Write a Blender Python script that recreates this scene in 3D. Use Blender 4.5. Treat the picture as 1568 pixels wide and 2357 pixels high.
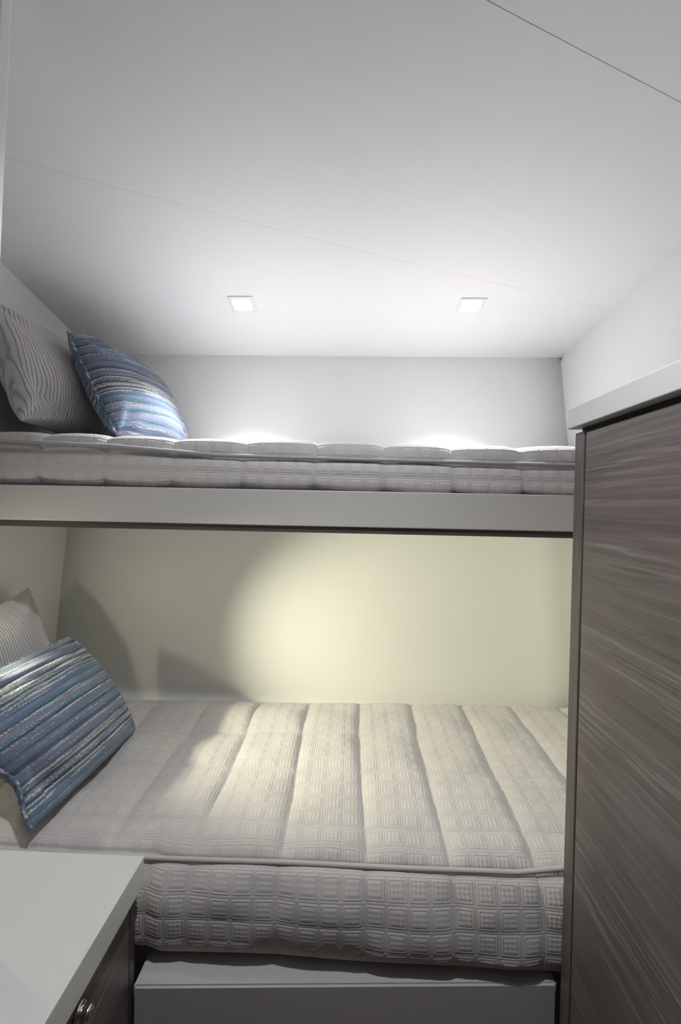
import bpy, bmesh, math, random
import numpy as np
from mathutils import Vector, Matrix, Euler

for o in list(bpy.data.objects):
    bpy.data.objects.remove(o)
SC = bpy.context.scene
COL = SC.collection
rng = np.random.default_rng(7)

# ------------------------------------------------------------------ camera
FOCAL_PX = 1000.0
cam_data = bpy.data.cameras.new('camera')
cam_data.sensor_fit = 'VERTICAL'
cam_data.sensor_height = 36.0
cam_data.lens = FOCAL_PX * 36.0 / 2357.0
cam_data.clip_start = 0.02
cam = bpy.data.objects.new('camera', cam_data)
COL.objects.link(cam)
_rot = (Matrix.Rotation(math.radians(1.6), 3, 'Z') @ Matrix.Rotation(math.radians(90 - 0.77), 3, 'X')
        @ Matrix.Rotation(math.radians(1.15), 3, 'Z'))
cam.matrix_world = Matrix.Translation((0, 0, 1.31)) @ _rot.to_4x4()
SC.camera = cam

# ------------------------------------------------------------------ world, exposure
world = bpy.data.worlds.new('world')
SC.world = world
world.use_nodes = True
world.node_tree.nodes['Background'].inputs[0].default_value = (0.9, 0.93, 1.0, 1)
world.node_tree.nodes['Background'].inputs[1].default_value = 0.0
vs = SC.view_settings
vs.view_transform = 'Standard'
vs.look = 'None'
vs.gamma = 1.0
vs.use_curve_mapping = False
vs.exposure = 0.0

BERTH_LAMP_W = 63.0        # the two downlights over the upper bunk
AISLE_LAMP_W = 49.0        # downlight over the aisle, above the camera
READING_LAMP_W = 84.0      # warm reading lamp on the left wall
COOL = (0.93, 0.95, 1.0)
WARM = (1.0, 0.96, 0.70)


# ------------------------------------------------------------------ node helpers
class NT:
    def __init__(self, name):
        self.mat = bpy.data.materials.new(name)
        self.mat.use_nodes = True
        self.t = self.mat.node_tree
        self.t.nodes.clear()
        self.out = self.t.nodes.new('ShaderNodeOutputMaterial')
        self.b = self.t.nodes.new('ShaderNodeBsdfPrincipled')
        self.t.links.new(self.b.outputs[0], self.out.inputs[0])

    def node(self, kind, **kw):
        n = self.t.nodes.new(kind)
        for k, v in kw.items():
            setattr(n, k, v)
        return n

    def link(self, a, b):
        self.t.links.new(a, b)

    def put(self, sock, v):
        if hasattr(v, 'is_output') or isinstance(v, bpy.types.NodeSocket):
            self.link(v, sock)
        else:
            sock.default_value = v

    def m(self, op, a, b=None, c=None):
        n = self.node('ShaderNodeMath', operation=op)
        self.put(n.inputs[0], a)
        if b is not None:
            self.put(n.inputs[1], b)
        if c is not None:
            self.put(n.inputs[2], c)
        return n.outputs[0]

    def sep(self, v):
        n = self.node('ShaderNodeSeparateXYZ')
        self.link(v, n.inputs[0])
        return n.outputs

    def comb(self, x, y, z):
        n = self.node('ShaderNodeCombineXYZ')
        for i, v in enumerate((x, y, z)):
            self.put(n.inputs[i], v)
        return n.outputs[0]

    def coord(self, kind):
        return self.node('ShaderNodeTexCoord').outputs[kind]

    def map(self, v, scale=(1, 1, 1), loc=(0, 0, 0), rot=(0, 0, 0)):
        n = self.node('ShaderNodeMapping')
        self.link(v, n.inputs[0])
        n.inputs['Scale'].default_value = scale
        n.inputs['Location'].default_value = loc
        n.inputs['Rotation'].default_value = rot
        return n.outputs[0]

    def noise(self, v, scale, detail=2.0, rough=0.5, dist=0.0):
        n = self.node('ShaderNodeTexNoise')
        self.link(v, n.inputs['Vector'])
        n.inputs['Scale'].default_value = scale
        n.inputs['Detail'].default_value = detail
        n.inputs['Roughness'].default_value = rough
        n.inputs['Distortion'].default_value = dist
        return n.outputs[0]

    def ramp(self, f, stops, interp='LINEAR'):
        n = self.node('ShaderNodeValToRGB')
        n.color_ramp.interpolation = interp
        e = n.color_ramp.elements
        while len(e) < len(stops):
            e.new(0.5)
        for el, (p, c) in zip(e, stops):
            el.position = p
        for el, (p, c) in zip(e, stops):
            if not isinstance(c, (tuple, list)):
                c = (c, c, c)
            el.color = (c[0], c[1], c[2], 1)
        self.link(f, n.inputs[0])
        return n.outputs[0]

    def mix(self, f, a, b):
        n = self.node('ShaderNodeMix', data_type='RGBA')
        self.put(n.inputs[0], f)
        for s, v in ((n.inputs[6], a), (n.inputs[7], b)):
            if isinstance(v, (tuple, list)):
                s.default_value = (v[0], v[1], v[2], 1)
            else:
                self.link(v, s)
        return n.outputs[2]

    def bump(self, h, strength=0.3, dist=0.001):
        n = self.node('ShaderNodeBump')
        n.inputs['Strength'].default_value = strength
        n.inputs['Distance'].default_value = dist
        self.link(h, n.inputs['Height'])
        self.link(n.outputs[0], self.b.inputs['Normal'])

    def set(self, color=None, rough=None, spec=None, sheen=None):
        b = self.b
        if color is not None:
            if isinstance(color, (tuple, list)):
                b.inputs['Base Color'].default_value = (color[0], color[1], color[2], 1)
            else:
                self.link(color, b.inputs['Base Color'])
        if rough is not None:
            self.put(b.inputs['Roughness'], rough)
        if spec is not None:
            b.inputs['Specular IOR Level'].default_value = spec
        if sheen is not None:
            b.inputs['Sheen Weight'].default_value = sheen
        return self.mat


def mat_paint(name, col, rough=0.45, spec=0.4, grain=0.012, scale=260, bump=0.05):
    t = NT(name)
    co = t.coord('Object')
    n = t.noise(co, scale, 3.0, 0.6)
    big = t.noise(co, 2.5, 2.0)
    c = t.mix(n, tuple(x * (1 - grain) for x in col), tuple(min(1, x * (1 + grain)) for x in col))
    c = t.mix(t.m('MULTIPLY', big, 0.3), c, tuple(x * 0.97 for x in col))
    t.bump(n, bump, 0.0006)
    return t.set(c, rough, spec)


def mat_wood(name, along='Y', dark=(0.080, 0.064, 0.060), mid=(0.146, 0.122, 0.114), light=(0.32, 0.285, 0.27), rough=0.30):
    """striated dark oak veneer, grain running along one axis of the object"""
    t = NT(name)
    co = t.coord('Object')
    ax = {'X': 0, 'Y': 1, 'Z': 2}[along]

    def sc(across, length):
        s = [across] * 3
        s[ax] = length
        return tuple(s)
    wob = t.noise(t.map(co, sc(3.0, 0.9)), 1.0, 2.0)
    n = t.node('ShaderNodeVectorMath', operation='ADD')
    off = [0, 0, 0]
    j = 2 if ax != 2 else 0
    off[j] = t.m('MULTIPLY', wob, 0.035)
    t.link(co, n.inputs[0])
    t.link(t.comb(*off), n.inputs[1])
    cw = n.outputs[0]
    n1 = t.noise(t.map(cw, sc(52, 1.3)), 1.0, 4.0, 0.62)
    n2 = t.noise(t.map(cw, sc(210, 4.0), (3.1, 1.7, 0.3)), 1.0, 3.0, 0.6)
    n3 = t.noise(t.map(cw, sc(150, 5.5), (7.1, 4.7, 2.3)), 1.0, 2.0, 0.45)
    n4 = t.noise(t.map(cw, sc(13, 0.8), (1.1, 8.7, 5.3)), 1.0, 2.0, 0.5)
    base = t.mix(t.ramp(n1, [(0.34, 0.0), (0.66, 1.0)]), dark, mid)
    base = t.mix(t.m('MULTIPLY', t.ramp(n2, [(0.45, 0.0), (0.75, 1.0)]), 0.45), base, tuple(x * 1.5 for x in mid))
    streak = t.m('MULTIPLY', t.ramp(n3, [(0.545, 0.0), (0.60, 1.0)]), t.ramp(n4, [(0.40, 0.25), (0.62, 1.0)]))
    base = t.mix(t.m('MULTIPLY', streak, 0.45), base, light)
    base = t.mix(t.m('MULTIPLY', t.ramp(n4, [(0.35, 1.0), (0.6, 0.0)]), 0.35), base, dark)
    t.bump(n2, 0.16, 0.0006)
    return t.set(base, t.m('ADD', rough, t.m('MULTIPLY', n1, 0.10)), 0.45)


Q = 0.183          # quilt square
CELL = Q / 4       # small embossed square


def mat_quilt(name, col):
    t = NT(name)
    uv = t.sep(t.coord('UV'))
    lu = t.m('FRACT', t.m('DIVIDE', uv[0], CELL))
    lv = t.m('FRACT', t.m('DIVIDE', uv[1], CELL))
    a = t.m('ABSOLUTE', t.m('SUBTRACT', lu, 0.5))
    b = t.m('ABSOLUTE', t.m('SUBTRACT', lv, 0.5))
    d = t.m('MULTIPLY', t.m('MAXIMUM', a, b), 2.0)
    # stitched grooves round each small square
    def groove(at, w):
        return t.m('SUBTRACT', 1.0, t.m('SMOOTH_MIN', t.m('DIVIDE', t.m('ABSOLUTE', t.m('SUBTRACT', d, at)), w), 1.0, 0.3))
    inside = t.m('LESS_THAN', d, 0.62)
    bum = t.m('ADD', t.m('MULTIPLY', t.m('COSINE', t.m('MULTIPLY', a, 6.2832 * 5.0)), 0.6), t.m('MULTIPLY', t.m('COSINE', t.m('MULTIPLY', b, 6.2832 * 5.0)), 0.45))
    # stitch holes along u and v
    su = t.m('SINE', t.m('MULTIPLY', uv[0], 6.2832 / 0.0034))
    sv = t.m('SINE', t.m('MULTIPLY', uv[1], 6.2832 / 0.0034))
    st = t.m('ADD', 0.6, t.m('MULTIPLY', t.m('MULTIPLY', su, sv), 0.4))
    weave = t.noise(t.map(t.coord('UV'), (900, 900, 1)), 1.0, 2.0)
    h = t.m('MULTIPLY', t.m('ADD', groove(0.88, 0.07), groove(0.64, 0.06)), t.m('MULTIPLY', st, -1.0))
    h = t.m('ADD', h, t.m('MULTIPLY', t.m('MULTIPLY', bum, inside), 0.45))
    h = t.m('ADD', h, t.m('MULTIPLY', weave, 0.35))
    t.bump(h, 0.6, 0.0014)
    n = t.noise(t.map(t.coord('UV'), (420, 420, 1)), 1.0, 2.0)
    c = t.mix(n, tuple(x * 0.93 for x in col), tuple(x * 1.05 for x in col))
    groove_tone = t.m('MULTIPLY', t.m('MAXIMUM', groove(0.88, 0.05), groove(0.64, 0.04)), t.m('MULTIPLY', st, 0.35))
    c = t.mix(groove_tone, c, tuple(x * 0.55 for x in col))  # darker tone along the grooves of each small square
    return t.set(c, 0.85, 0.15, 0.25)


def mat_fabric(name, col, scale=900):
    t = NT(name)
    n = t.noise(t.coord('Object'), scale, 2.0)
    c = t.mix(n, tuple(x * 0.85 for x in col), tuple(min(1, x * 1.1) for x in col))
    t.bump(n, 0.3, 0.0006)
    return t.set(c, 0.85, 0.15, 0.2)


# woven stripe sequence: (width mm, colour key, amount of white bouclé flecks)
PAL = {'n': (0.030, 0.062, 0.11), 's': (0.17, 0.20, 0.29), 'l': (0.24, 0.235, 0.38), 't': (0.11, 0.22, 0.27),
       'g': (0.22, 0.235, 0.26), 'b': (0.085, 0.15, 0.24)}
SEQ = [(5.5, 'n', 0), (12, 's', .45), (6, 't', .05), (5.5, 'n', 0), (20, 's', .25), (5, 'g', .9), (5.5, 'n', 0), (9, 't', .5), (8, 'l', .05),
       (10, 'g', .55), (5.5, 'n', .0), (9, 't', .05), (8, 'l', .1), (4, 'b', 0), (8, 't', .25), (6, 'g', .9), (4, 'b', .1), (6, 'g', .9),
       (5.5, 'n', 0), (14, 'g', .85), (5.5, 'n', 0), (15, 'g', .8), (5, 'n', 0), (14, 's', .3), (4, 'l', .1), (6, 'g', .9), (5.5, 'n', 0)]
SEQ_LEN = sum(s[0] for s in SEQ) / 1000.0


def stripe_profile(v):
    """relief of the woven stripes at distance v (m) across them"""
    v = np.mod(v, SEQ_LEN) * 1000
    h = np.zeros_like(v)
    p = 0.0
    for w, k, f in SEQ:
        m = (v >= p) & (v < p + w)
        s = (v[m] - p) / w
        top = -0.6 if k == 'n' else (0.35 + 0.8 * f)
        h[m] = top * np.sin(np.pi * s) ** 0.6
        p += w
    return h


def mat_stripe(name):
    t = NT(name)
    uvv = t.coord('UV')
    uv = t.sep(uvv)
    wob = t.noise(t.map(uvv, (14, 3, 1)), 1.0, 3.0)
    wob2 = t.noise(t.map(uvv, (160, 60, 1)), 1.0, 1.0)
    v = t.m('ADD', uv[1], t.m('ADD', t.m('MULTIPLY', wob, 0.004), t.m('MULTIPLY', wob2, 0.0018)))
    f = t.m('FRACT', t.m('DIVIDE', v, SEQ_LEN))
    cs, fl = [], []
    p = 0.0
    for w, k, q in SEQ:
        cs.append((p / 1000 / SEQ_LEN, PAL[k]))
        fl.append((p / 1000 / SEQ_LEN, q))
        p += w
    col = t.ramp(f, cs, 'CONSTANT')
    den = t.ramp(f, fl, 'CONSTANT')
    # patches where the yarn changes tone along its length
    tone = t.noise(t.map(uvv, (9, 70, 1)), 1.0, 2.0)
    col = t.mix(t.ramp(tone, [(0.45, 0.0), (0.66, 0.4)]), col, PAL['l'])
    tone2 = t.noise(t.map(uvv, (7, 60, 1), (5, 2, 0)), 1.0, 2.0)
    col = t.mix(t.ramp(tone2, [(0.50, 0.0), (0.68, 0.4)]), col, PAL['t'])
    # white bouclé flecks, broken up along the stripe
    br = t.noise(t.map(uvv, (11, 45, 1), (1, 7, 0)), 1.0, 2.0)
    knots = t.noise(t.map(uvv, (260, 330, 1)), 1.0, 2.0)
    lines = t.noise(t.map(uvv, (5, 190, 1), (2, 3, 0)), 1.0, 1.0)
    amt = t.m('MULTIPLY', den, t.ramp(br, [(0.30, 0.1), (0.50, 1.0)]))
    fk = t.m('ADD', t.m('MULTIPLY', knots, 0.55), t.m('MULTIPLY', lines, 0.45))
    thr = t.m('SUBTRACT', 0.61, t.m('MULTIPLY', amt, 0.17))
    mask = t.m('MINIMUM', 1.0, t.m('MAXIMUM', 0.0, t.m('MULTIPLY', t.m('SUBTRACT', fk, thr), 16.0)))
    col = t.mix(t.m('MULTIPLY', mask, 0.92), col, (0.72, 0.72, 0.68))
    yarn = t.noise(t.map(uvv, (650, 650, 1)), 1.0, 2.0)
    col = t.mix(t.m('MULTIPLY', yarn, 0.35), col, (0.12, 0.15, 0.2))
    h = t.m('ADD', t.m('MULTIPLY', mask, 0.9), yarn)
    t.bump(h, 0.8, 0.0018)
    return t.set(col, 0.9, 0.12, 0.2)


def mat_plisse(name, col):
    """pleated grey fabric: fine wavy ribs that run across the pillow"""
    t = NT(name)
    uvv = t.coord('UV')
    uv = t.sep(uvv)
    wob = t.noise(t.map(uvv, (16, 6, 1)), 1.0, 3.0, 0.55)
    wob2 = t.noise(t.map(uvv, (45, 18, 1)), 1.0, 2.0, 0.5)
    v = t.m('ADD', uv[0], t.m('ADD', t.m('MULTIPLY', wob, 0.022), t.m('MULTIPLY', wob2, 0.006)))
    s = t.m('SINE', t.m('MULTIPLY', v, 6.2832 / 0.0088))
    line = t.ramp(t.m('ADD', 0.5, t.m('MULTIPLY', s, 0.5)), [(0.0, 0.0), (0.22, 0.85), (0.5, 1.0)])
    n = t.noise(t.map(uvv, (700, 700, 1)), 1.0, 2.0)
    c = t.mix(line, tuple(x * 0.62 for x in col), col)
    c = t.mix(t.m('MULTIPLY', n, 0.15), c, tuple(x * 0.8 for x in col))
    t.bump(t.m('ADD', line, t.m('MULTIPLY', n, 0.15)), 0.9, 0.0022)
    return t.set(c, 0.7, 0.25, 0.2)


def mat_emit(name, col, strength):
    t = NT(name)
    co = t.coord('Object')
    n = t.noise(co, 40, 1.0)
    c = t.mix(n, tuple(x * 0.98 for x in col), col)
    t.set(c, 0.3)
    t.link(c, t.b.inputs['Emission Color'])
    t.b.inputs['Emission Strength'].default_value = strength
    return t.mat


def mat_metal(name, col, rough):
    t = NT(name)
    n = t.noise(t.coord('Object'), 300, 2.0)
    t.b.inputs['Metallic'].default_value = 1.0
    return t.set(t.mix(n, tuple(x * 0.9 for x in col), col), t.m('ADD', rough, t.m('MULTIPLY', n, 0.05)))


M_WALL = mat_paint('white_gelcoat', (0.86, 0.865, 0.86), 0.42, 0.35)
M_CEIL = mat_paint('white_headliner', (0.86, 0.855, 0.855), 0.55, 0.3)
M_GAP = mat_paint('headliner_backing', (0.80, 0.80, 0.80), 0.8, 0.1)
M_TAUPE = mat_paint('taupe_lacquer', (0.50, 0.485, 0.465), 0.42, 0.4, 0.03, 500, 0.12)
M_SOLID = mat_paint('white_solid_surface', (0.62, 0.625, 0.61), 0.28, 0.5)
M_CAP = mat_paint('pale_grey_lacquer', (0.54, 0.53, 0.525), 0.35, 0.45)
M_WOODY = mat_wood('grey_oak_veneer', 'Y')
M_WOODZ = mat_wood('grey_oak_edge', 'Z', (0.06, 0.05, 0.045), (0.10, 0.085, 0.078), (0.16, 0.14, 0.13))
M_WOODX = mat_wood('grey_oak_board', 'X', (0.05, 0.042, 0.04), (0.08, 0.066, 0.062), (0.11, 0.095, 0.09))
M_BLACK = mat_paint('painted_shade_black', (0.012, 0.012, 0.012), 0.7, 0.2)  # near-black colour standing in for the shade under the wardrobe top
M_FLOOR = mat_wood('dark_floor', 'Y', (0.05, 0.035, 0.025), (0.08, 0.06, 0.045), (0.11, 0.085, 0.07))
M_QUILT = mat_quilt('taupe_quilted_cotton', (0.55, 0.525, 0.51))
M_PIPE = mat_fabric('taupe_piping', (0.48, 0.455, 0.44))
M_PIPEG = mat_fabric('grey_piping', (0.42, 0.42, 0.43))
M_STRIPE = mat_stripe('blue_striped_boucle')
def mat_pipe_twist(name):
    t = NT(name)
    co = t.coord('Object')
    n = t.noise(co, 55, 2.0, 0.6)
    f = t.noise(co, 400, 2.0)
    c = t.ramp(n, [(0.36, (0.05, 0.10, 0.17)), (0.48, (0.15, 0.22, 0.30)), (0.54, (0.24, 0.25, 0.36)), (0.60, (0.62, 0.62, 0.60))])
    c = t.mix(t.m('MULTIPLY', f, 0.3), c, (0.1, 0.14, 0.2))
    t.bump(f, 0.6, 0.0012)
    return t.set(c, 0.9, 0.1, 0.2)


M_STRIPE_PIPE = mat_pipe_twist('twisted_blue_piping')
M_PLISSE = mat_plisse('pleated_grey_fabric', (0.62, 0.60, 0.60))
M_LENS = mat_emit('led_lens', (0.96, 0.98, 1.0), 18.0)
M_WLENS = mat_emit('warm_led_lens', (1.0, 0.94, 0.66), 210.0)
M_TRIM = mat_paint('white_trim', (0.82, 0.82, 0.83), 0.35, 0.4)
M_CHROME = mat_metal('chrome', (0.75, 0.75, 0.76), 0.12)


# ------------------------------------------------------------------ object helpers
def obj(name, mesh, mat, parent=None):
    o = bpy.data.objects.new(name, mesh)
    COL.objects.link(o)
    if mat is not None:
        mesh.materials.append(mat)
    if parent is not None:
        o.parent = parent
    return o


def thing(name, label, cat, loc=(0, 0, 0), group=None):
    o = bpy.data.objects.new(name, None)
    COL.objects.link(o)
    o.location = loc
    o.empty_display_size = 0.05
    tag(o, label, cat, group)
    return o


def tag(o, label, cat, group=None):
    o['label'] = label
    o['category'] = cat
    if group:
        o['group'] = group
    return o


def struct(o):
    o['kind'] = 'structure'
    return o


def box_mesh(name, x0, x1, y0, y1, z0, z1, bev=0.002, seg=2, origin=(0, 0, 0)):
    bm = bmesh.new()
    ox, oy, oz = origin
    vs_ = [bm.verts.new((x - ox, y - oy, z - oz)) for x in (x0, x1) for y in (y0, y1) for z in (z0, z1)]
    for f in ((0, 1, 3, 2), (4, 6, 7, 5), (0, 4, 5, 1), (2, 3, 7, 6), (0, 2, 6, 4), (1, 5, 7, 3)):
        bm.faces.new([vs_[i] for i in f])
    bmesh.ops.recalc_face_normals(bm, faces=bm.faces)
    if bev > 0:
        bmesh.ops.bevel(bm, geom=list(bm.edges), offset=bev, segments=seg, affect='EDGES', profile=0.5)
    me = bpy.data.meshes.new(name)
    bm.to_mesh(me)
    bm.free()
    return me


def box(name, x0, x1, y0, y1, z0, z1, mat, parent=None, bev=0.002, seg=2):
    """box in world coordinates; a parent thing may have its own location"""
    org = tuple(parent.location) if parent is not None else ((x0 + x1) / 2, (y0 + y1) / 2, z0)
    if parent is not None and parent.parent is not None:
        org = tuple(parent.location + parent.parent.location)
    me = box_mesh(name, x0, x1, y0, y1, z0, z1, bev, seg, org)
    o = obj(name, me, mat, parent)
    if parent is None:
        o.location = org
    return o


def grid_mesh(name, P, uv=None, closed_v=False, smooth=True, caps=False):
    """P: (nu, nv, 3) array of points -> quad mesh; closed_v joins the last row to the first"""
    nu, nv = P.shape[:2]
    idx = np.arange(nu * nv).reshape(nu, nv)
    if closed_v:
        idx2 = np.concatenate([idx, idx[:, :1]], axis=1)
    else:
        idx2 = idx
    quads = np.stack([idx2[:-1, :-1], idx2[1:, :-1], idx2[1:, 1:], idx2[:-1, 1:]], axis=-1).reshape(-1, 4)
    me = bpy.data.meshes.new(name)
    me.vertices.add(nu * nv)
    me.vertices.foreach_set('co', P.reshape(-1).astype(np.float32))
    nq = len(quads)
    loops = quads.reshape(-1)
    starts = np.arange(nq) * 4
    totals = np.full(nq, 4)
    if caps:
        c0 = idx[0, ::-1] if False else idx[0, :]
        c1 = idx[-1, ::-1]
        starts = np.concatenate([starts, [nq * 4, nq * 4 + nv]])
        totals = np.concatenate([totals, [nv, nv]])
        loops = np.concatenate([loops, c0, c1])
    me.loops.add(len(loops))
    me.loops.foreach_set('vertex_index', loops.astype(np.int32))
    me.polygons.add(len(starts))
    me.polygons.foreach_set('loop_start', starts.astype(np.int32))
    me.polygons.foreach_set('loop_total', totals.astype(np.int32))
    me.update(calc_edges=True)
    if uv is not None:
        lay = me.uv_layers.new(name='UVMap')
        flat = uv.reshape(-1, 2)[loops]
        lay.data.foreach_set('uv', flat.reshape(-1).astype(np.float32))
    me.polygons.foreach_set('use_smooth', np.full(len(starts), bool(smooth)))
    me.validate()
    return me


def tube_mesh(name, pts, r, n=8, cap=True, twist=0.0):
    pts = np.array(pts, float)
    N = len(pts)
    T = np.gradient(pts, axis=0)
    T /= np.linalg.norm(T, axis=1)[:, None]
    ref = np.array([0, 0, 1.0])
    if abs(T[0] @ ref) > 0.9:
        ref = np.array([1.0, 0, 0])
    rr = np.broadcast_to(r, (N,))
    A = np.zeros_like(pts)
    a = ref - T[0] * (ref @ T[0])
    for i in range(N):
        a = a - T[i] * (a @ T[i])
        a /= np.linalg.norm(a)
        A[i] = a
    B = np.cross(T, A)
    th = np.arange(n) / n * 2 * np.pi
    P = pts[:, None] + rr[:, None, None] * (np.cos(th)[None, :, None] * A[:, None] + np.sin(th)[None, :, None] * B[:, None])
    return grid_mesh(name, P[:, ::-1], closed_v=True, caps=cap)


def snoise(x, y, seed=0, n=6, fmin=1.0, fmax=4.0):
    """smooth sum-of-sines noise, about -1..1"""
    r = np.random.default_rng(seed)
    out = 0
    for _ in range(n):
        f = r.uniform(fmin, fmax)
        a = r.uniform(0, 2 * np.pi)
        out = out + np.sin(2 * np.pi * f * (np.cos(a) * x + np.sin(a) * y) + r.uniform(0, 6.28))
    return out / math.sqrt(n) * 0.8


# ------------------------------------------------------------------ room shell
XL, XR = -1.12, 0.885
Y0 = -0.75                                        # wall behind the camera
HULL = np.array([(0.0, 1.55), (0.30, 1.61), (0.60, 1.655), (0.84, 1.69), (1.193, 1.737), (1.612, 1.835), (1.95, 1.912), (2.30, 2.0)])


def hull_y(z, x):
    return np.interp(z, HULL[:, 0], HULL[:, 1]) + 0.031 * x


def ceil_z(x, y):
    zb = 1.9535 + 0.0165 * x
    s = 0.158 - 0.058 * x
    yb = 1.911 + 0.031 * x
    return zb + s * (yb - np.maximum(y, 0.45))


# hull side behind the bunks: leans outwards as it rises
zz = np.linspace(0, 2.16, 60)
xx = np.linspace(XL - 0.03, XR + 0.03, 12)
X, Z = np.meshgrid(xx, zz, indexing='ij')
hy = hull_y(Z, X)
hy = np.apply_along_axis(lambda r: np.convolve(np.pad(r, 6, mode='reflect', reflect_type='odd'), np.ones(13) / 13, 'valid'), 1, hy)
hull_tab = hy


def wall_at(z, x):
    i = int(np.clip((x - xx[0]) / (xx[-1] - xx[0]) * 11, 0, 10))
    t_ = (x - xx[i]) / (xx[1] - xx[0])
    return (1 - t_) * np.interp(z, zz, hy[i]) + t_ * np.interp(z, zz, hy[i + 1])


front = np.stack([X, hy, Z], -1)
o = obj('wall_back', grid_mesh('wall_back', front[:, ::-1]), M_WALL)
sm = o.modifiers.new('thick', 'SOLIDIFY')
sm.thickness = 0.03
sm.offset = -1
struct(o)


def side_wall(name, xa, xb, mat=M_WALL):
    # panel cut to the hull line at the back and to the sloping headliner at the top
    ring = [(Y0, 0.0)]
    xs = xa if name == 'wall_left' else xa
    for z in np.linspace(0, 1.93, 14):
        ring.append((float(wall_at(z, xs)) + 0.012, z))
    for y in np.linspace(1.86, Y0, 12):
        ring.append((y, float(ceil_z(xs, y)) + 0.012))
    bm = bmesh.new()
    va = [bm.verts.new((xa, y, z)) for y, z in ring]
    vb = [bm.verts.new((xb, y, z)) for y, z in ring]
    bm.faces.new(va)
    bm.faces.new(vb[::-1])
    for i in range(len(ring)):
        j = (i + 1) % len(ring)
        bm.faces.new((va[i], va[j], vb[j], vb[i]))
    bmesh.ops.recalc_face_normals(bm, faces=bm.faces)
    me = bpy.data.meshes.new(name)
    bm.to_mesh(me)
    bm.free()
    return struct(obj(name, me, mat))


side_wall('wall_left', XL, XL - 0.03)
side_wall('wall_right', XR, XR + 0.03)
struct(box('floor', XL - 0.03, XR + 0.03, Y0, 1.62, -0.03, 0.0, M_FLOOR, bev=0))
struct(box('wall_front', XL - 0.03, XR + 0.03, Y0 - 0.03, Y0, 0.0, 2.36, M_WOODZ, bev=0))

# headliner: a backing sheet with three panels hung under it, seams running diagonally
NX, NY = 26, 34
gx = np.linspace(XL - 0.03, XR + 0.03, NX)
gy = np.linspace(Y0 - 0.03, 2.0, NY)
GX, GY = np.meshgrid(gx, gy, indexing='ij')
back = np.stack([GX, GY, ceil_z(GX, GY) + 0.0012], -1)
ceiling = obj('ceiling', grid_mesh('ceiling', back[:, ::-1]), M_GAP)
sm = ceiling.modifiers.new('thick', 'SOLIDIFY')
sm.thickness = 0.02
sm.offset = -1
struct(ceiling)
SEAM1 = ((-0.82, 1.02), (0.75, 1.50))
SEAM2 = ((0.115, 0.69), (0.66, 0.875))


def seam_y(s, x):
    (xa, ya), (xb, yb) = s
    return ya + (yb - ya) * (x - xa) / (xb - xa)


def ceil_panel(lo, hi, drop):
    n = 24
    P = np.zeros((NX, n, 3))
    for i, x in enumerate(gx):
        ys = np.linspace(lo(x), hi(x), n)
        P[i, :, 0] = x
        P[i, :, 1] = ys
        P[i, :, 2] = ceil_z(x, ys) - drop
    me = grid_mesh('panel', P[:, ::-1], smooth=False)
    p = obj('panel', me, M_CEIL, ceiling)
    s_ = p.modifiers.new('thick', 'SOLIDIFY')
    s_.thickness = 0.0010
    s_.offset = -1
    return p


g = 0.0005
ceil_panel(lambda x: seam_y(SEAM1, x) + g, lambda x: 1.985, 0.0)
ceil_panel(lambda x: seam_y(SEAM2, x) + g, lambda x: seam_y(SEAM1, x) - g, 0.0003)
ceil_panel(lambda x: Y0 - 0.02, lambda x: seam_y(SEAM2, x) - g, 0.0)


# ------------------------------------------------------------------ downlights
def downlight(x, y, label, watts, group, size=0.088, spot=True, angle=95):
    z = float(ceil_z(x, y))
    dx = float(ceil_z(x + 0.01, y) - ceil_z(x - 0.01, y)) / 0.02
    dy = float(ceil_z(x, y + 0.01) - ceil_z(x, y - 0.01)) / 0.02
    root = thing('ceiling_downlight', label, 'ceiling light', (x, y, z), group)
    root.rotation_euler = (math.atan(dy), -math.atan(dx), 0)
    # square white bezel with a stepped opening
    h = size / 2
    w = 0.0285
    bm = bmesh.new()
    rings = [(h, 0.0005), (h, -0.0035), (h - 0.003, -0.0045), (w + 0.004, -0.0045), (w, -0.003), (w, 0.0005)]
    vr = []
    for s_, zz_ in rings:
        k = 0.25 if s_ > 0.035 else 0.42
        ring = []
        for cx, cy, a0 in ((1, 1, 0), (-1, 1, 90), (-1, -1, 180), (1, -1, 270)):
            rr = s_ * k * 0.5
            for q in range(4):
                a = math.radians(a0 + q * 30)
                ring.append(bm.verts.new((cx * (s_ - rr) + rr * math.cos(a), cy * (s_ - rr) + rr * math.sin(a), zz_)))
        vr.append(ring)
    for a, b in zip(vr, vr[1:] + vr[:1]):
        for i in range(16):
            j = (i + 1) % 16
            bm.faces.new((a[i], a[j], b[j], b[i]))
    bmesh.ops.recalc_face_normals(bm, faces=bm.faces)
    me = bpy.data.meshes.new('bezel')
    bm.to_mesh(me)
    bm.free()
    obj('bezel', me, M_TRIM, root)
    le = obj('lens', box_mesh('lens', -w + 0.0005, w - 0.0005, -w + 0.0005, w - 0.0005, -0.0028, 0.0004, 0.001), M_LENS, root)
    le['label'] = 'glowing square white lens'
    ld = bpy.data.lights.new('downlight_beam', 'SPOT')
    ld.energy = watts
    ld.color = COOL
    ld.spot_size = math.radians(angle)
    ld.spot_blend = 0.85
    ld.shadow_soft_size = 0.025
    lo = bpy.data.objects.new('downlight_beam', ld)
    COL.objects.link(lo)
    lo.parent = root
    lo.location = (0, 0, -0.03)
    return root


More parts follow.
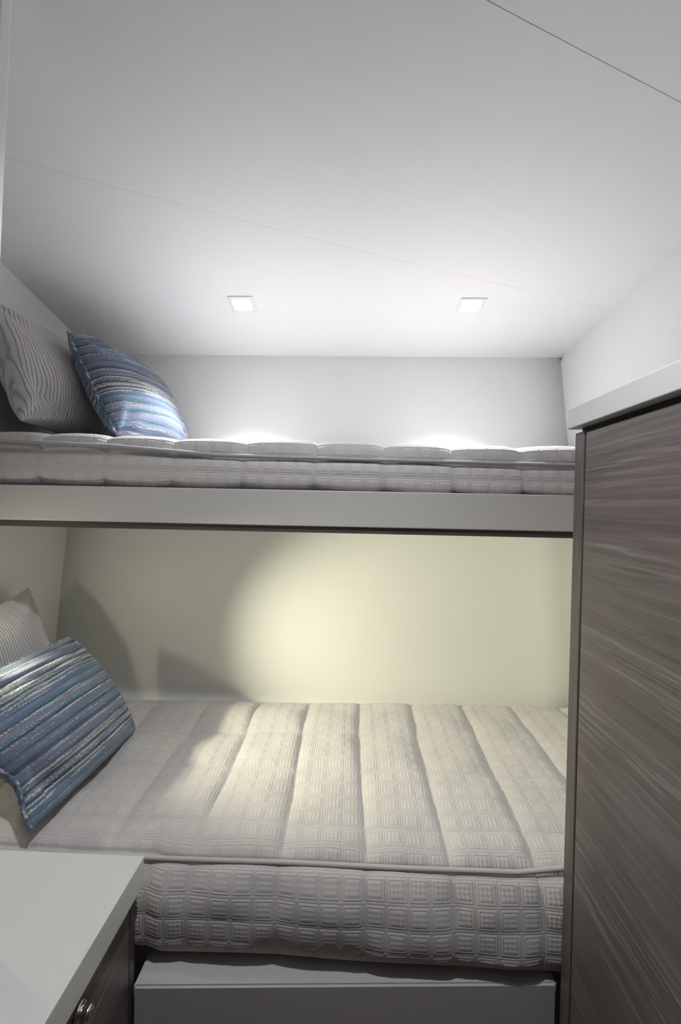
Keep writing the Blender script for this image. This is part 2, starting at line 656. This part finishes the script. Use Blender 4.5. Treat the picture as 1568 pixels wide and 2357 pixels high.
downlight(-0.402, 1.528, 'lit square ceiling downlight nearer the blue striped pillow, left of the pair', BERTH_LAMP_W, 'square downlights over the upper bunk')
downlight(0.395, 1.526, 'lit square ceiling downlight nearer the dark wooden wardrobe, right of the pair', BERTH_LAMP_W, 'square downlights over the upper bunk')
downlight(0.02, 0.47, 'lit square ceiling downlight over the aisle between nightstand and wardrobe', AISLE_LAMP_W, None, angle=140)


# ------------------------------------------------------------------ upper bunk
UB = thing('upper_bunk', 'upper bunk shelf with taupe lacquered front rail, dark strip underneath', 'bunk', (0, 1.12, 1.24))
box('rail', XL, XR, 1.120, 1.138, 1.2565, 1.3495, M_TAUPE, UB, 0.003, 3)
lip = box('lip_board', XL, XR, 1.128, 1.143, 1.2395, 1.2562, M_WOODX, UB, 0.0008, 1)
lip['label'] = 'dark wooden strip under the rail'
# platform cut to the hull
ring = [(XL, 1.1425), (XR, 1.1425), (XR, float(wall_at(1.25, XR)) - 0.001), (XL, float(wall_at(1.25, XL)) - 0.001)]
bm = bmesh.new()
va = [bm.verts.new((x, y - 1.12, 1.258 - 1.24)) for x, y in ring]
vb = [bm.verts.new((x, y - 1.12, 1.300 - 1.24)) for x, y in ring]
bm.faces.new(va[::-1])
bm.faces.new(vb)
for i in range(4):
    j = (i + 1) % 4
    bm.faces.new((va[i], va[j], vb[j], vb[i]))
me = bpy.data.meshes.new('platform')
bm.to_mesh(me)
bm.free()
obj('platform', me, M_WALL, UB)

# ------------------------------------------------------------------ lower bunk base
LB = thing('lower_bunk_base', 'taupe lacquered base rail under the lower quilted mattress', 'bunk base', (0, 0.86, 0))
bm = bmesh.new()
XA, XB = -0.4185, 0.437
ya, yb = 0.841, 0.886
quad = [(XA, ya), (XB, yb), (XB, 0.93), (XA, 0.93)]
va = [bm.verts.new((x, y - 0.86, 0.002)) for x, y in quad]
vb = [bm.verts.new((x, y - 0.86, 0.345)) for x, y in quad]
bm.faces.new(va[::-1])
bm.faces.new(vb)
for i in range(4):
    j = (i + 1) % 4
    bm.faces.new((va[i], va[j], vb[j], vb[i]))
bmesh.ops.bevel(bm, geom=list(bm.edges), offset=0.004, segments=3, affect='EDGES')
me = bpy.data.meshes.new('rail')
bm.to_mesh(me)
bm.free()
obj('rail', me, M_TAUPE, LB)
box('platform', XL + 0.002, XR - 0.002, 0.932, 1.58, 0.002, 0.342, M_WALL, LB, 0.001, 1)


# ------------------------------------------------------------------ quilted mattresses
def greek(u, v):
    lu = np.mod(u / CELL, 1) - 0.5
    lv = np.mod(v / CELL, 1) - 0.5
    d = 2 * np.maximum(abs(lu), abs(lv))
    h = np.where(d < 0.9, 1.0, 0.25)
    gr = lambda at, w: np.exp(-((d - at) / w) ** 2)
    return 0.4 * (d < 0.86) - 1.1 * gr(0.88, 0.06) - 0.6 * gr(0.64, 0.06)


def path_resample(pts, steps):
    """polyline points (y,z) -> Catmull-smoothed dense path; returns positions, arc length"""
    pts = np.array(pts, float)
    n = len(pts)
    out = []
    for i in range(n - 1):
        p0, p1, p2, p3 = pts[max(i - 1, 0)], pts[i], pts[i + 1], pts[min(i + 2, n - 1)]
        for t_ in np.linspace(0, 1, 40, endpoint=False):
            out.append(0.5 * ((2 * p1) + (-p0 + p2) * t_ + (2 * p0 - 5 * p1 + 4 * p2 - p3) * t_ ** 2 + (-p0 + 3 * p1 - 3 * p2 + p3) * t_ ** 3))
    out.append(pts[-1])
    out = np.array(out)
    s = np.concatenate([[0], np.cumsum(np.linalg.norm(np.diff(out, axis=0), axis=1))])
    return out, s


def mattress(name, label, x0, x1, path, seam_phase_u, seam_phase_a, pipe_a, dx, steps, puff, rise, pipe_pts, pipe_r, pipe_mat, tilt=0.0, fine=1.0, crumple=0.0, front_shift=None, face_flat=0.55):
    pl, s = path_resample(path, 0)
    a = np.concatenate([np.arange(lo, hi, st) for lo, hi, st in steps(s[-1])])
    py = np.interp(a, s, pl[:, 0])
    pz = np.interp(a, s, pl[:, 1])
    ty, tz = np.gradient(py, a), np.gradient(pz, a)
    ln = np.hypot(ty, tz)
    ny, nz = -tz / ln, ty / ln           # outward normal for a path that runs front -> over the top -> back
    x = np.arange(x0, x1 + dx / 2, dx)
    U, A = np.meshgrid(x, a, indexing='ij')
    su = (U - seam_phase_u) / Q
    sa = (A - seam_phase_a) / Q
    wu = 0.010 * snoise(A, U, 3, 4, 0.6, 2.0)       # seams wander a little
    du = np.abs(np.mod(su + wu / Q, 1) - 0.5) * 2    # 1 at the seam
    da = np.abs(np.mod(sa, 1) - 0.5) * 2
    sd_u = (1 - du) * Q / 2
    sd_a = (1 - da) * Q / 2
    loose = 0.55 + 0.45 * snoise(U, A, 11, 5, 0.5, 1.8)
    body = puff * (1 - np.exp(-sd_u / 0.022)) * (0.55 + 0.45 * (1 - np.exp(-sd_a / 0.02)))
    saw = puff * 0.55 * (np.mod(su + wu / Q, 1) - 0.5) * np.clip(loose, 0, 1)
    saw *= (1 - np.exp(-sd_u / 0.012))
    face = np.clip((pipe_a - A) / 0.03, 0, 1)
    h = (body + saw) * (1 - face_flat * face) * (1 - 0.75 * np.exp(-((A - pipe_a) / (0.022 if crumple else 0.010)) ** 2))
    h += 0.5 * puff * np.exp(-((sd_u) / 0.02) ** 2) * 0
    h += 0.0045 * snoise(U * 1.0, A * 2.2, 21, 6, 0.8, 2.2) * (1 + crumple)
    if crumple:
        h += crumple * 0.003 * snoise(U * 2, A * 2, 5, 8, 2, 5)
    h += fine * 0.0009 * greek(U - seam_phase_u, A - seam_phase_a)
    h -= 0.006 * np.exp(-((A - pipe_a) / 0.006) ** 2)     # tuck under the piping
    sleeve = np.where(A < pipe_a, 0.0, 1.0)
    # fade the relief where the mattress lies on its base or against the wall
    fade = np.interp(A, [0, 0.03, 0.06, s[-1] - 0.28, s[-1] - 0.22, s[-1]], [0, 0.1, 1, 1, 0, 0]) if rise is None else rise(A, s[-1])
    h *= fade
    back_shift = 0.031 * U * np.clip((py[None] - 1.15) / 0.4, 0, 1)
    if front_shift is not None:
        back_shift = back_shift + front_shift(U) * np.clip((1.0 - py[None]) / 0.06, 0, 1)
    # path drift with x
    zoff = tilt * U * np.clip((A - 0.0) / 0.1, 0, 1)
    if crumple:
        zoff = zoff + 0.011 * np.exp(-((U - 0.05) / 0.45) ** 2) * np.clip((py[None] - 1.2) / 0.3, 0, 1) * np.clip((pz[None] - 0.36) / 0.1, 0, 1)
        zoff = zoff + 0.007 * (1 + snoise(U, U * 0, 31, 5, 0.8, 3.0)) * np.exp(-A / 0.04) / np.maximum(fade, 0.05)
    P = np.stack([U, py[None] + ny[None] * h + back_shift, pz[None] + nz[None] * h + zoff * fade], -1)
    uv = np.stack([U - seam_phase_u, A - seam_phase_a], -1)
    root = thing(name, label, 'mattress', (0, float(path[0][0]), float(path[0][1])))
    P = P - np.array(root.location)[None, None]
    me = grid_mesh('quilted_cover', P, uv, closed_v=True, caps=True)
    c = obj('quilted_cover', me, M_QUILT, root)
    pp = np.array(pipe_pts(x[::6])) - np.array(root.location)[None]
    pc = obj('piping', tube_mesh('piping', pp, pipe_r, 10), pipe_mat, root)
    return root, P


# lower: path starts at the bottom front, up the bulging face, over the top to the hull
LP = [(0.915, 0.352), (0.893, 0.362), (0.880, 0.395), (0.874, 0.448), (0.879, 0.492), (0.896, 0.530), (0.915, 0.545), (0.95, 0.560), (1.05, 0.574),
      (1.25, 0.584), (1.48, 0.584), (1.605, 0.574), (1.618, 0.54), (1.60, 0.352)]


def lower_pipe(x):
    z = 0.5480 + 0.0022 * snoise(x, x * 0, 4, 4, 0.7, 2.2) + np.interp(x, [0.36, 0.46], [0, 0.014])
    y = 0.9130 + 0.003 * snoise(x, x * 0, 9, 4, 0.6, 1.8)
    return np.stack([x, y, z], -1)


low_root, low_P = mattress(
    'quilted_mattress', 'taupe quilted mattress of the lower bunk, lit by warm lamp', XL + 0.006, XR - 0.006, LP, -0.144, 0.302, 0.2255,
    0.0022, lambda L: [(0, 0.03, 0.006), (0.03, 1.0, 0.0022), (1.0, L - 0.002, 0.02)], 0.013, None, lower_pipe, 0.0050, M_PIPE, crumple=0.7,
    front_shift=lambda U: 0.010 * np.clip((-0.385 - U) / 0.03, 0, 1))

UP = [(1.166, 1.3012), (1.160, 1.312), (1.158, 1.345), (1.139, 1.367), (1.137, 1.40), (1.146, 1.425), (1.150, 1.436), (1.160, 1.462), (1.185, 1.476),
      (1.30, 1.482), (1.60, 1.482), (1.715, 1.478), (1.735, 1.44), (1.722, 1.3012)]


def upper_pipe(x):
    z = np.interp(x, [-1.12, -0.93, -0.64, -0.355, 0.05, 0.55, 0.9], [1.470, 1.467, 1.458, 1.438, 1.433, 1.428, 1.428])
    y = 1.139 + 0.002 * snoise(x, x * 0, 12, 4, 0.6, 2.0)
    return np.stack([x, y, z], -1)


up_root, up_P = mattress(
    'quilted_mattress', 'pale taupe quilted mattress with grey piping on the upper bunk', XL + 0.006, XR - 0.006, UP, -0.107, 0.097, 0.138,
    0.0022, lambda L: [(0, 0.05, 0.006), (0.05, 0.32, 0.0022), (0.32, L - 0.002, 0.012)], 0.010, None, upper_pipe, 0.0048, M_PIPEG, tilt=-0.012, fine=1.4, face_flat=0.0)


# ------------------------------------------------------------------ pillows
def pillow(name, label, group, c, u, v, w, h, t_, mat, pipe_mat, seed, relief=None, pinch=0.07, pipe_r=0.004, edges='LTRB', vphase=0.0, deform=None, n=150, dents=(), pinch_r=None, soft=0.0):
    c = np.array(c, float)
    u = np.array(u, float)
    u /= np.linalg.norm(u)
    v = np.array(v, float)
    v -= u * (u @ v)
    v /= np.linalg.norm(v)
    nn = np.cross(u, v)
    s = np.linspace(-1, 1, n)
    s = np.sin(s * np.pi / 2) * 0.35 + s * 0.65
    S, T = np.meshgrid(s, s, indexing='ij')

    def plan(S, T):
        px = np.where(S > 0, pinch if pinch_r is None else pinch_r, pinch)
        x = S * w / 2 * (1 - px * (1 - T ** 2) * np.abs(S) ** 3) * (1 - soft * S ** 4 * T ** 4)
        y = T * h / 2 * (1 - pinch * (1 - S ** 2) * np.abs(T) ** 3) * (1 - soft * S ** 4 * T ** 4)
        return x, y

    def bend(x, y, z):
        return deform(x, y, z) if deform else (x, y, z)
    X_, Y_ = plan(S, T)
    prof = (np.clip(1 - S ** 2, 0, 1) ** 0.40) * (np.clip(1 - T ** 2, 0, 1) ** 0.40)
    prof = 0.7 * prof + 0.3 * prof ** 2
    edge = np.minimum(1 - abs(S), 1 - abs(T))
    wr = 0.006 * snoise(S, T, seed, 8, 0.5, 1.6) * np.clip(edge * 4, 0, 1)
    # puckers radiating from the corners
    for cs_, ct_ in ((1, 1), (1, -1), (-1, 1), (-1, -1)):
        r = np.hypot(S - cs_, T - ct_)
        ang = np.arctan2(np.abs(T - ct_), np.abs(S - cs_))
        wr = wr + 0.006 * np.sin(ang * 9 + seed) * np.exp(-((r - 0.38) / 0.25) ** 2) * np.clip(edge * 6, 0, 1)
    for s0, t0, s1, t1, dw, dd in dents:
        dxn, dyn = s1 - s0, t1 - t0
        L_ = math.hypot(dxn, dyn)
        dist = ((S - s0) * dyn - (T - t0) * dxn) / L_
        along = ((S - s0) * dxn + (T - t0) * dyn) / L_ / L_
        wr = wr - dd * np.exp(-(dist / dw) ** 2) * np.clip(1 - np.abs(along - 0.5) * 1.6, 0, 1) * np.clip(edge * 5, 0, 1)
    verts = []
    uvs = []
    for side in (1, -1):
        Z_ = side * (t_ / 2 * prof + wr * (1 if side == 1 else 0.6))
        if relief is not None:
            Z_ = Z_ + side * relief(X_ + 0.0, Y_ + vphase) * np.clip(edge * 12, 0, 1)
        bx, by, bz = bend(X_, Y_, Z_)
        P = bx[..., None] * u + by[..., None] * v + bz[..., None] * nn
        verts.append(P)
        uvs.append(np.stack([X_ + 1.0, Y_ + vphase + 1.0 + (0.0 if side == 1 else 0.031)], -1))
    root = thing(name, label, 'pillow', c, group)
    # join both faces along the border
    nq = n * n
    idx = np.arange(nq).reshape(n, n)
    idb = idx + nq
    rim = np.zeros((n, n), bool)
    rim[0, :] = rim[-1, :] = rim[:, 0] = rim[:, -1] = True
    idb2 = np.where(rim, idx, idb)
    fa = np.stack([idx[:-1, :-1], idx[1:, :-1], idx[1:, 1:], idx[:-1, 1:]], -1).reshape(-1, 4)
    fb = np.stack([idb2[:-1, :-1], idb2[:-1, 1:], idb2[1:, 1:], idb2[1:, :-1]], -1).reshape(-1, 4)
    V = np.concatenate([verts[0].reshape(-1, 3), verts[1].reshape(-1, 3)])
    UV = np.concatenate([uvs[0].reshape(-1, 2), uvs[1].reshape(-1, 2)])
    Fq = np.concatenate([fa, fb])
    used = np.unique(Fq)
    remap = np.full(2 * nq, -1)
    remap[used] = np.arange(len(used))
    V, UV, Fq = V[used], UV[used], remap[Fq]
    me = bpy.data.meshes.new('cover')
    me.vertices.add(len(V))
    me.vertices.foreach_set('co', V.reshape(-1).astype(np.float32))
    me.loops.add(len(Fq) * 4)
    me.loops.foreach_set('vertex_index', Fq.reshape(-1).astype(np.int32))
    me.polygons.add(len(Fq))
    me.polygons.foreach_set('loop_start', (np.arange(len(Fq)) * 4).astype(np.int32))
    me.polygons.foreach_set('loop_total', np.full(len(Fq), 4, np.int32))
    me.update(calc_edges=True)
    lay = me.uv_layers.new(name='UVMap')
    lay.data.foreach_set('uv', UV[Fq.reshape(-1)].reshape(-1).astype(np.float32))
    me.polygons.foreach_set('use_smooth', np.ones(len(Fq), bool))
    me.validate()
    obj('cover', me, mat, root)
    if pipe_mat is not None:
        tt = np.linspace(-1, 1, 60)
        loops = {'L': (-np.ones(60), tt), 'R': (np.ones(60), tt), 'T': (tt, np.ones(60)), 'B': (tt, -np.ones(60))}
        for k in edges:
            a, b = loops[k]
            x_, y_ = plan(a, b)
            bx, by, bz = bend(x_, y_, np.zeros(60))
            pts = bx[:, None] * u + by[:, None] * v + bz[:, None] * nn
            obj('piping', tube_mesh('piping', pts, pipe_r * (1 + 0.15 * snoise(tt, tt * 0, seed + 3, 4, 2, 5)), 8), pipe_mat, root)
    return root


rib = lambda X_, Y_: 0.0024 * stripe_profile(Y_ + 1.0)
G1 = 'striped accent pillows'
G2 = 'pleated grey pillows'
pillow('accent_pillow', 'blue striped accent pillow leaning on grey pillow on the upper bunk', G1,
       (-0.768, 1.50, 1.666), (0.19, 0.977, -0.04), (-0.484, 0.18, 0.855), 0.40, 0.385, 0.185, M_STRIPE, M_STRIPE_PIPE, 3, rib, vphase=0.02, pinch=0.02, pinch_r=-0.05, soft=0.03, edges='LT')
pillow('bed_pillow', 'pleated pale grey pillow standing against the wall on the upper bunk', G2,
       (-0.988, 1.42, 1.697), (0.05, 0.995, -0.06), (-0.40, 0.02, 0.92), 0.46, 0.40, 0.20, M_PLISSE, None, 8, pinch=0.10,
       dents=[(-1.0, -0.2, -0.4, -1.0, 0.14, 0.025)])
pillow('accent_pillow', 'blue striped accent pillow leaning on grey pillow on the lower bunk', G1,
       (-0.773, 1.11, 0.742), (0.07, 0.99, 0.03), (-0.61, 0.02, 0.79), 0.41, 0.36, 0.175, M_STRIPE, M_STRIPE_PIPE, 5, rib, vphase=0.11, pinch=0.015, pinch_r=-0.07, soft=0.03, edges='LT',
       deform=lambda x, y, z: (x + 0.036 * np.exp(-((y + 0.075) / 0.065) ** 2) * np.clip(-x / 0.2, 0, 1) ** 3, y, z),
       dents=[(-1.0, -0.30, -0.35, -1.0, 0.15, 0.045)])
pillow('bed_pillow', 'pleated grey pillow behind striped pillow on the lower bunk', G2,
       (-1.013, 1.212, 0.81), (0.1, 0.99, 0.05), (-0.30, 0.0, 0.95), 0.375, 0.43, 0.19, M_PLISSE, None, 9, pinch=0.16)


# ------------------------------------------------------------------ wardrobe on the right
WX = 0.4300
WD = thing('wardrobe', 'dark striated wood wardrobe with pale grey top beside the bunks', 'wardrobe', (0.66, 0.4, 0))
WY0 = -0.30
box('carcass', WX + 0.020, XR - 0.002, WY0 + 0.02, 0.8585, 0.002, 1.4605, M_WOODY, WD, 0.001, 1)
box('stile', WX, WX + 0.0195, 0.8255, 0.8600, 0.002, 1.4605, M_WOODZ, WD, 0.002, 2)
box('door', WX, WX + 0.0195, 0.28, 0.8200, 0.010, 1.4565, M_WOODY, WD, 0.0012, 2)
box('door', WX, WX + 0.0195, WY0 + 0.022, 0.276, 0.010, 1.4565, M_WOODY, WD, 0.0012, 2)
box('end_panel', WX, XR - 0.002, WY0, WY0 + 0.0195, 0.002, 1.4605, M_WOODZ, WD, 0.001, 1)
box('painted_shade_strip', WX + 0.012, XR - 0.004, WY0 + 0.01, 0.8565, 1.4607, 1.4695, M_BLACK, WD, 0, 1)  # solid black bar paints the shade under the overhanging top
box('top', WX - 0.010, XR - 0.002, WY0 - 0.01, 0.8715, 1.4697, 1.5095, M_CAP, WD, 0.002, 3)

# ------------------------------------------------------------------ nightstand on the left
NSX = -0.408
NS = thing('nightstand', 'dark wood nightstand with thick white top beside the lower bunk', 'nightstand', (-0.75, 0.55, 0))
NY0 = 0.12
box('top', XL + 0.002, NSX, NY0, 0.861, 0.5350, 0.5930, M_SOLID, NS, 0.002, 3)
box('carcass', XL + 0.004, NSX - 0.036, NY0 + 0.012, 0.858, 0.002, 0.5345, M_WOODY, NS, 0.001, 1)
box('stile', NSX - 0.0355, NSX - 0.016, 0.838, 0.858, 0.002, 0.5345, M_WOODZ, NS, 0.001, 2)
nd = box('door', NSX - 0.0355, NSX - 0.016, NY0 + 0.02, 0.8355, 0.010, 0.5290, M_WOODY, NS, 0.0012, 2)
# push-latch: round rosette and knob on the door face
def lathe_x(name, prof, center, parent, mat, n=28):
    th = np.arange(n) / n * 2 * np.pi
    pr = np.array(prof)
    P = np.zeros((len(pr), n, 3))
    P[:, :, 0] = pr[:, 0][:, None]
    P[:, :, 1] = pr[:, 1][:, None] * np.cos(th)
    P[:, :, 2] = pr[:, 1][:, None] * np.sin(th)
    base = np.array(parent.location) + (np.array(parent.parent.location) if parent.parent else 0)
    P += np.array(center) - base
    return obj(name, grid_mesh(name, P, closed_v=True, caps=True), mat, parent)


lathe_x('latch_knob', [(0.0, 0.016), (0.003, 0.016), (0.004, 0.0145), (0.004, 0.010), (0.010, 0.009), (0.012, 0.0115), (0.018, 0.0115), (0.020, 0.0095), (0.0205, 0.002)],
        (NSX - 0.0159, 0.676, 0.487), nd, M_CHROME)

# ------------------------------------------------------------------ white frame edge at the far left
def lean(o):
    for v in o.data.vertices:
        v.co.x -= 0.035 * (2.12 - 0.5932 - v.co.z)
    return o


PT = struct(lean(box('trim_1', -0.640, -0.568, 0.676, 0.700, 0.5932, float(ceil_z(-0.568, 0.70)) - 0.0012, M_TRIM, bev=0.004, seg=3)))
PD = struct(lean(box('trim_2', -0.700, -0.641, 0.65, 0.715, 0.5932, float(ceil_z(-0.641, 0.715)) - 0.0012, M_WOODZ, bev=0.002)))

# ------------------------------------------------------------------ warm reading lamp on the left wall
LAMP = Vector((XL + 0.062, 0.92, 1.06))
AIM = (Vector((0.95, 1.74, 0.64)) - LAMP).normalized()
RL = thing('reading_lamp', 'small swivel reading lamp on the left wall shining warm light over the lower bunk', 'lamp', tuple(LAMP))


def lathe_axis(name, prof, parent, mat, axis, at=(0, 0, 0), n=32):
    """revolve (radius, distance) pairs about an axis"""
    th = np.arange(n) / n * 2 * np.pi
    pr = np.array(prof)
    P = np.zeros((len(pr), n, 3))
    P[:, :, 0] = pr[:, 0][:, None] * np.cos(th)
    P[:, :, 1] = pr[:, 0][:, None] * np.sin(th)
    P[:, :, 2] = pr[:, 1][:, None]
    R3 = np.array(Vector(axis).to_track_quat('Z', 'Y').to_matrix())
    P = P @ R3.T + np.array(at)
    return obj(name, grid_mesh(name, P, closed_v=True, caps=True), mat, parent)


lathe_axis('base', [(0.001, 0.0), (0.026, 0.0), (0.026, 0.006), (0.023, 0.009), (0.001, 0.009)], RL, M_CHROME, (1, 0, 0), (-0.0615, 0, 0.0))
lathe_axis('stem', [(0.005, 0.0), (0.005, 0.040)], RL, M_CHROME, (1, 0, 0), (-0.052, 0, 0.0), 16)
lathe_axis('head', [(0.001, -0.030), (0.014, -0.030), (0.020, -0.024), (0.023, 0.0), (0.025, 0.020), (0.0235, 0.020), (0.022, 0.012), (0.001, 0.010)], RL, M_CHROME, AIM)
lathe_axis('lens', [(0.001, 0.0105), (0.0215, 0.0125), (0.0215, 0.0145), (0.001, 0.0155)], RL, M_WLENS, AIM)
ld = bpy.data.lights.new('reading_beam', 'SPOT')
ld.energy = READING_LAMP_W
ld.color = WARM
ld.spot_size = math.radians(62)
ld.spot_blend = 1.0
ld.shadow_soft_size = 0.012
lo = bpy.data.objects.new('reading_beam', ld)
COL.objects.link(lo)
lo.parent = RL
lo.location = AIM * 0.024
lo.rotation_euler = AIM.to_track_quat('-Z', 'Y').to_euler()
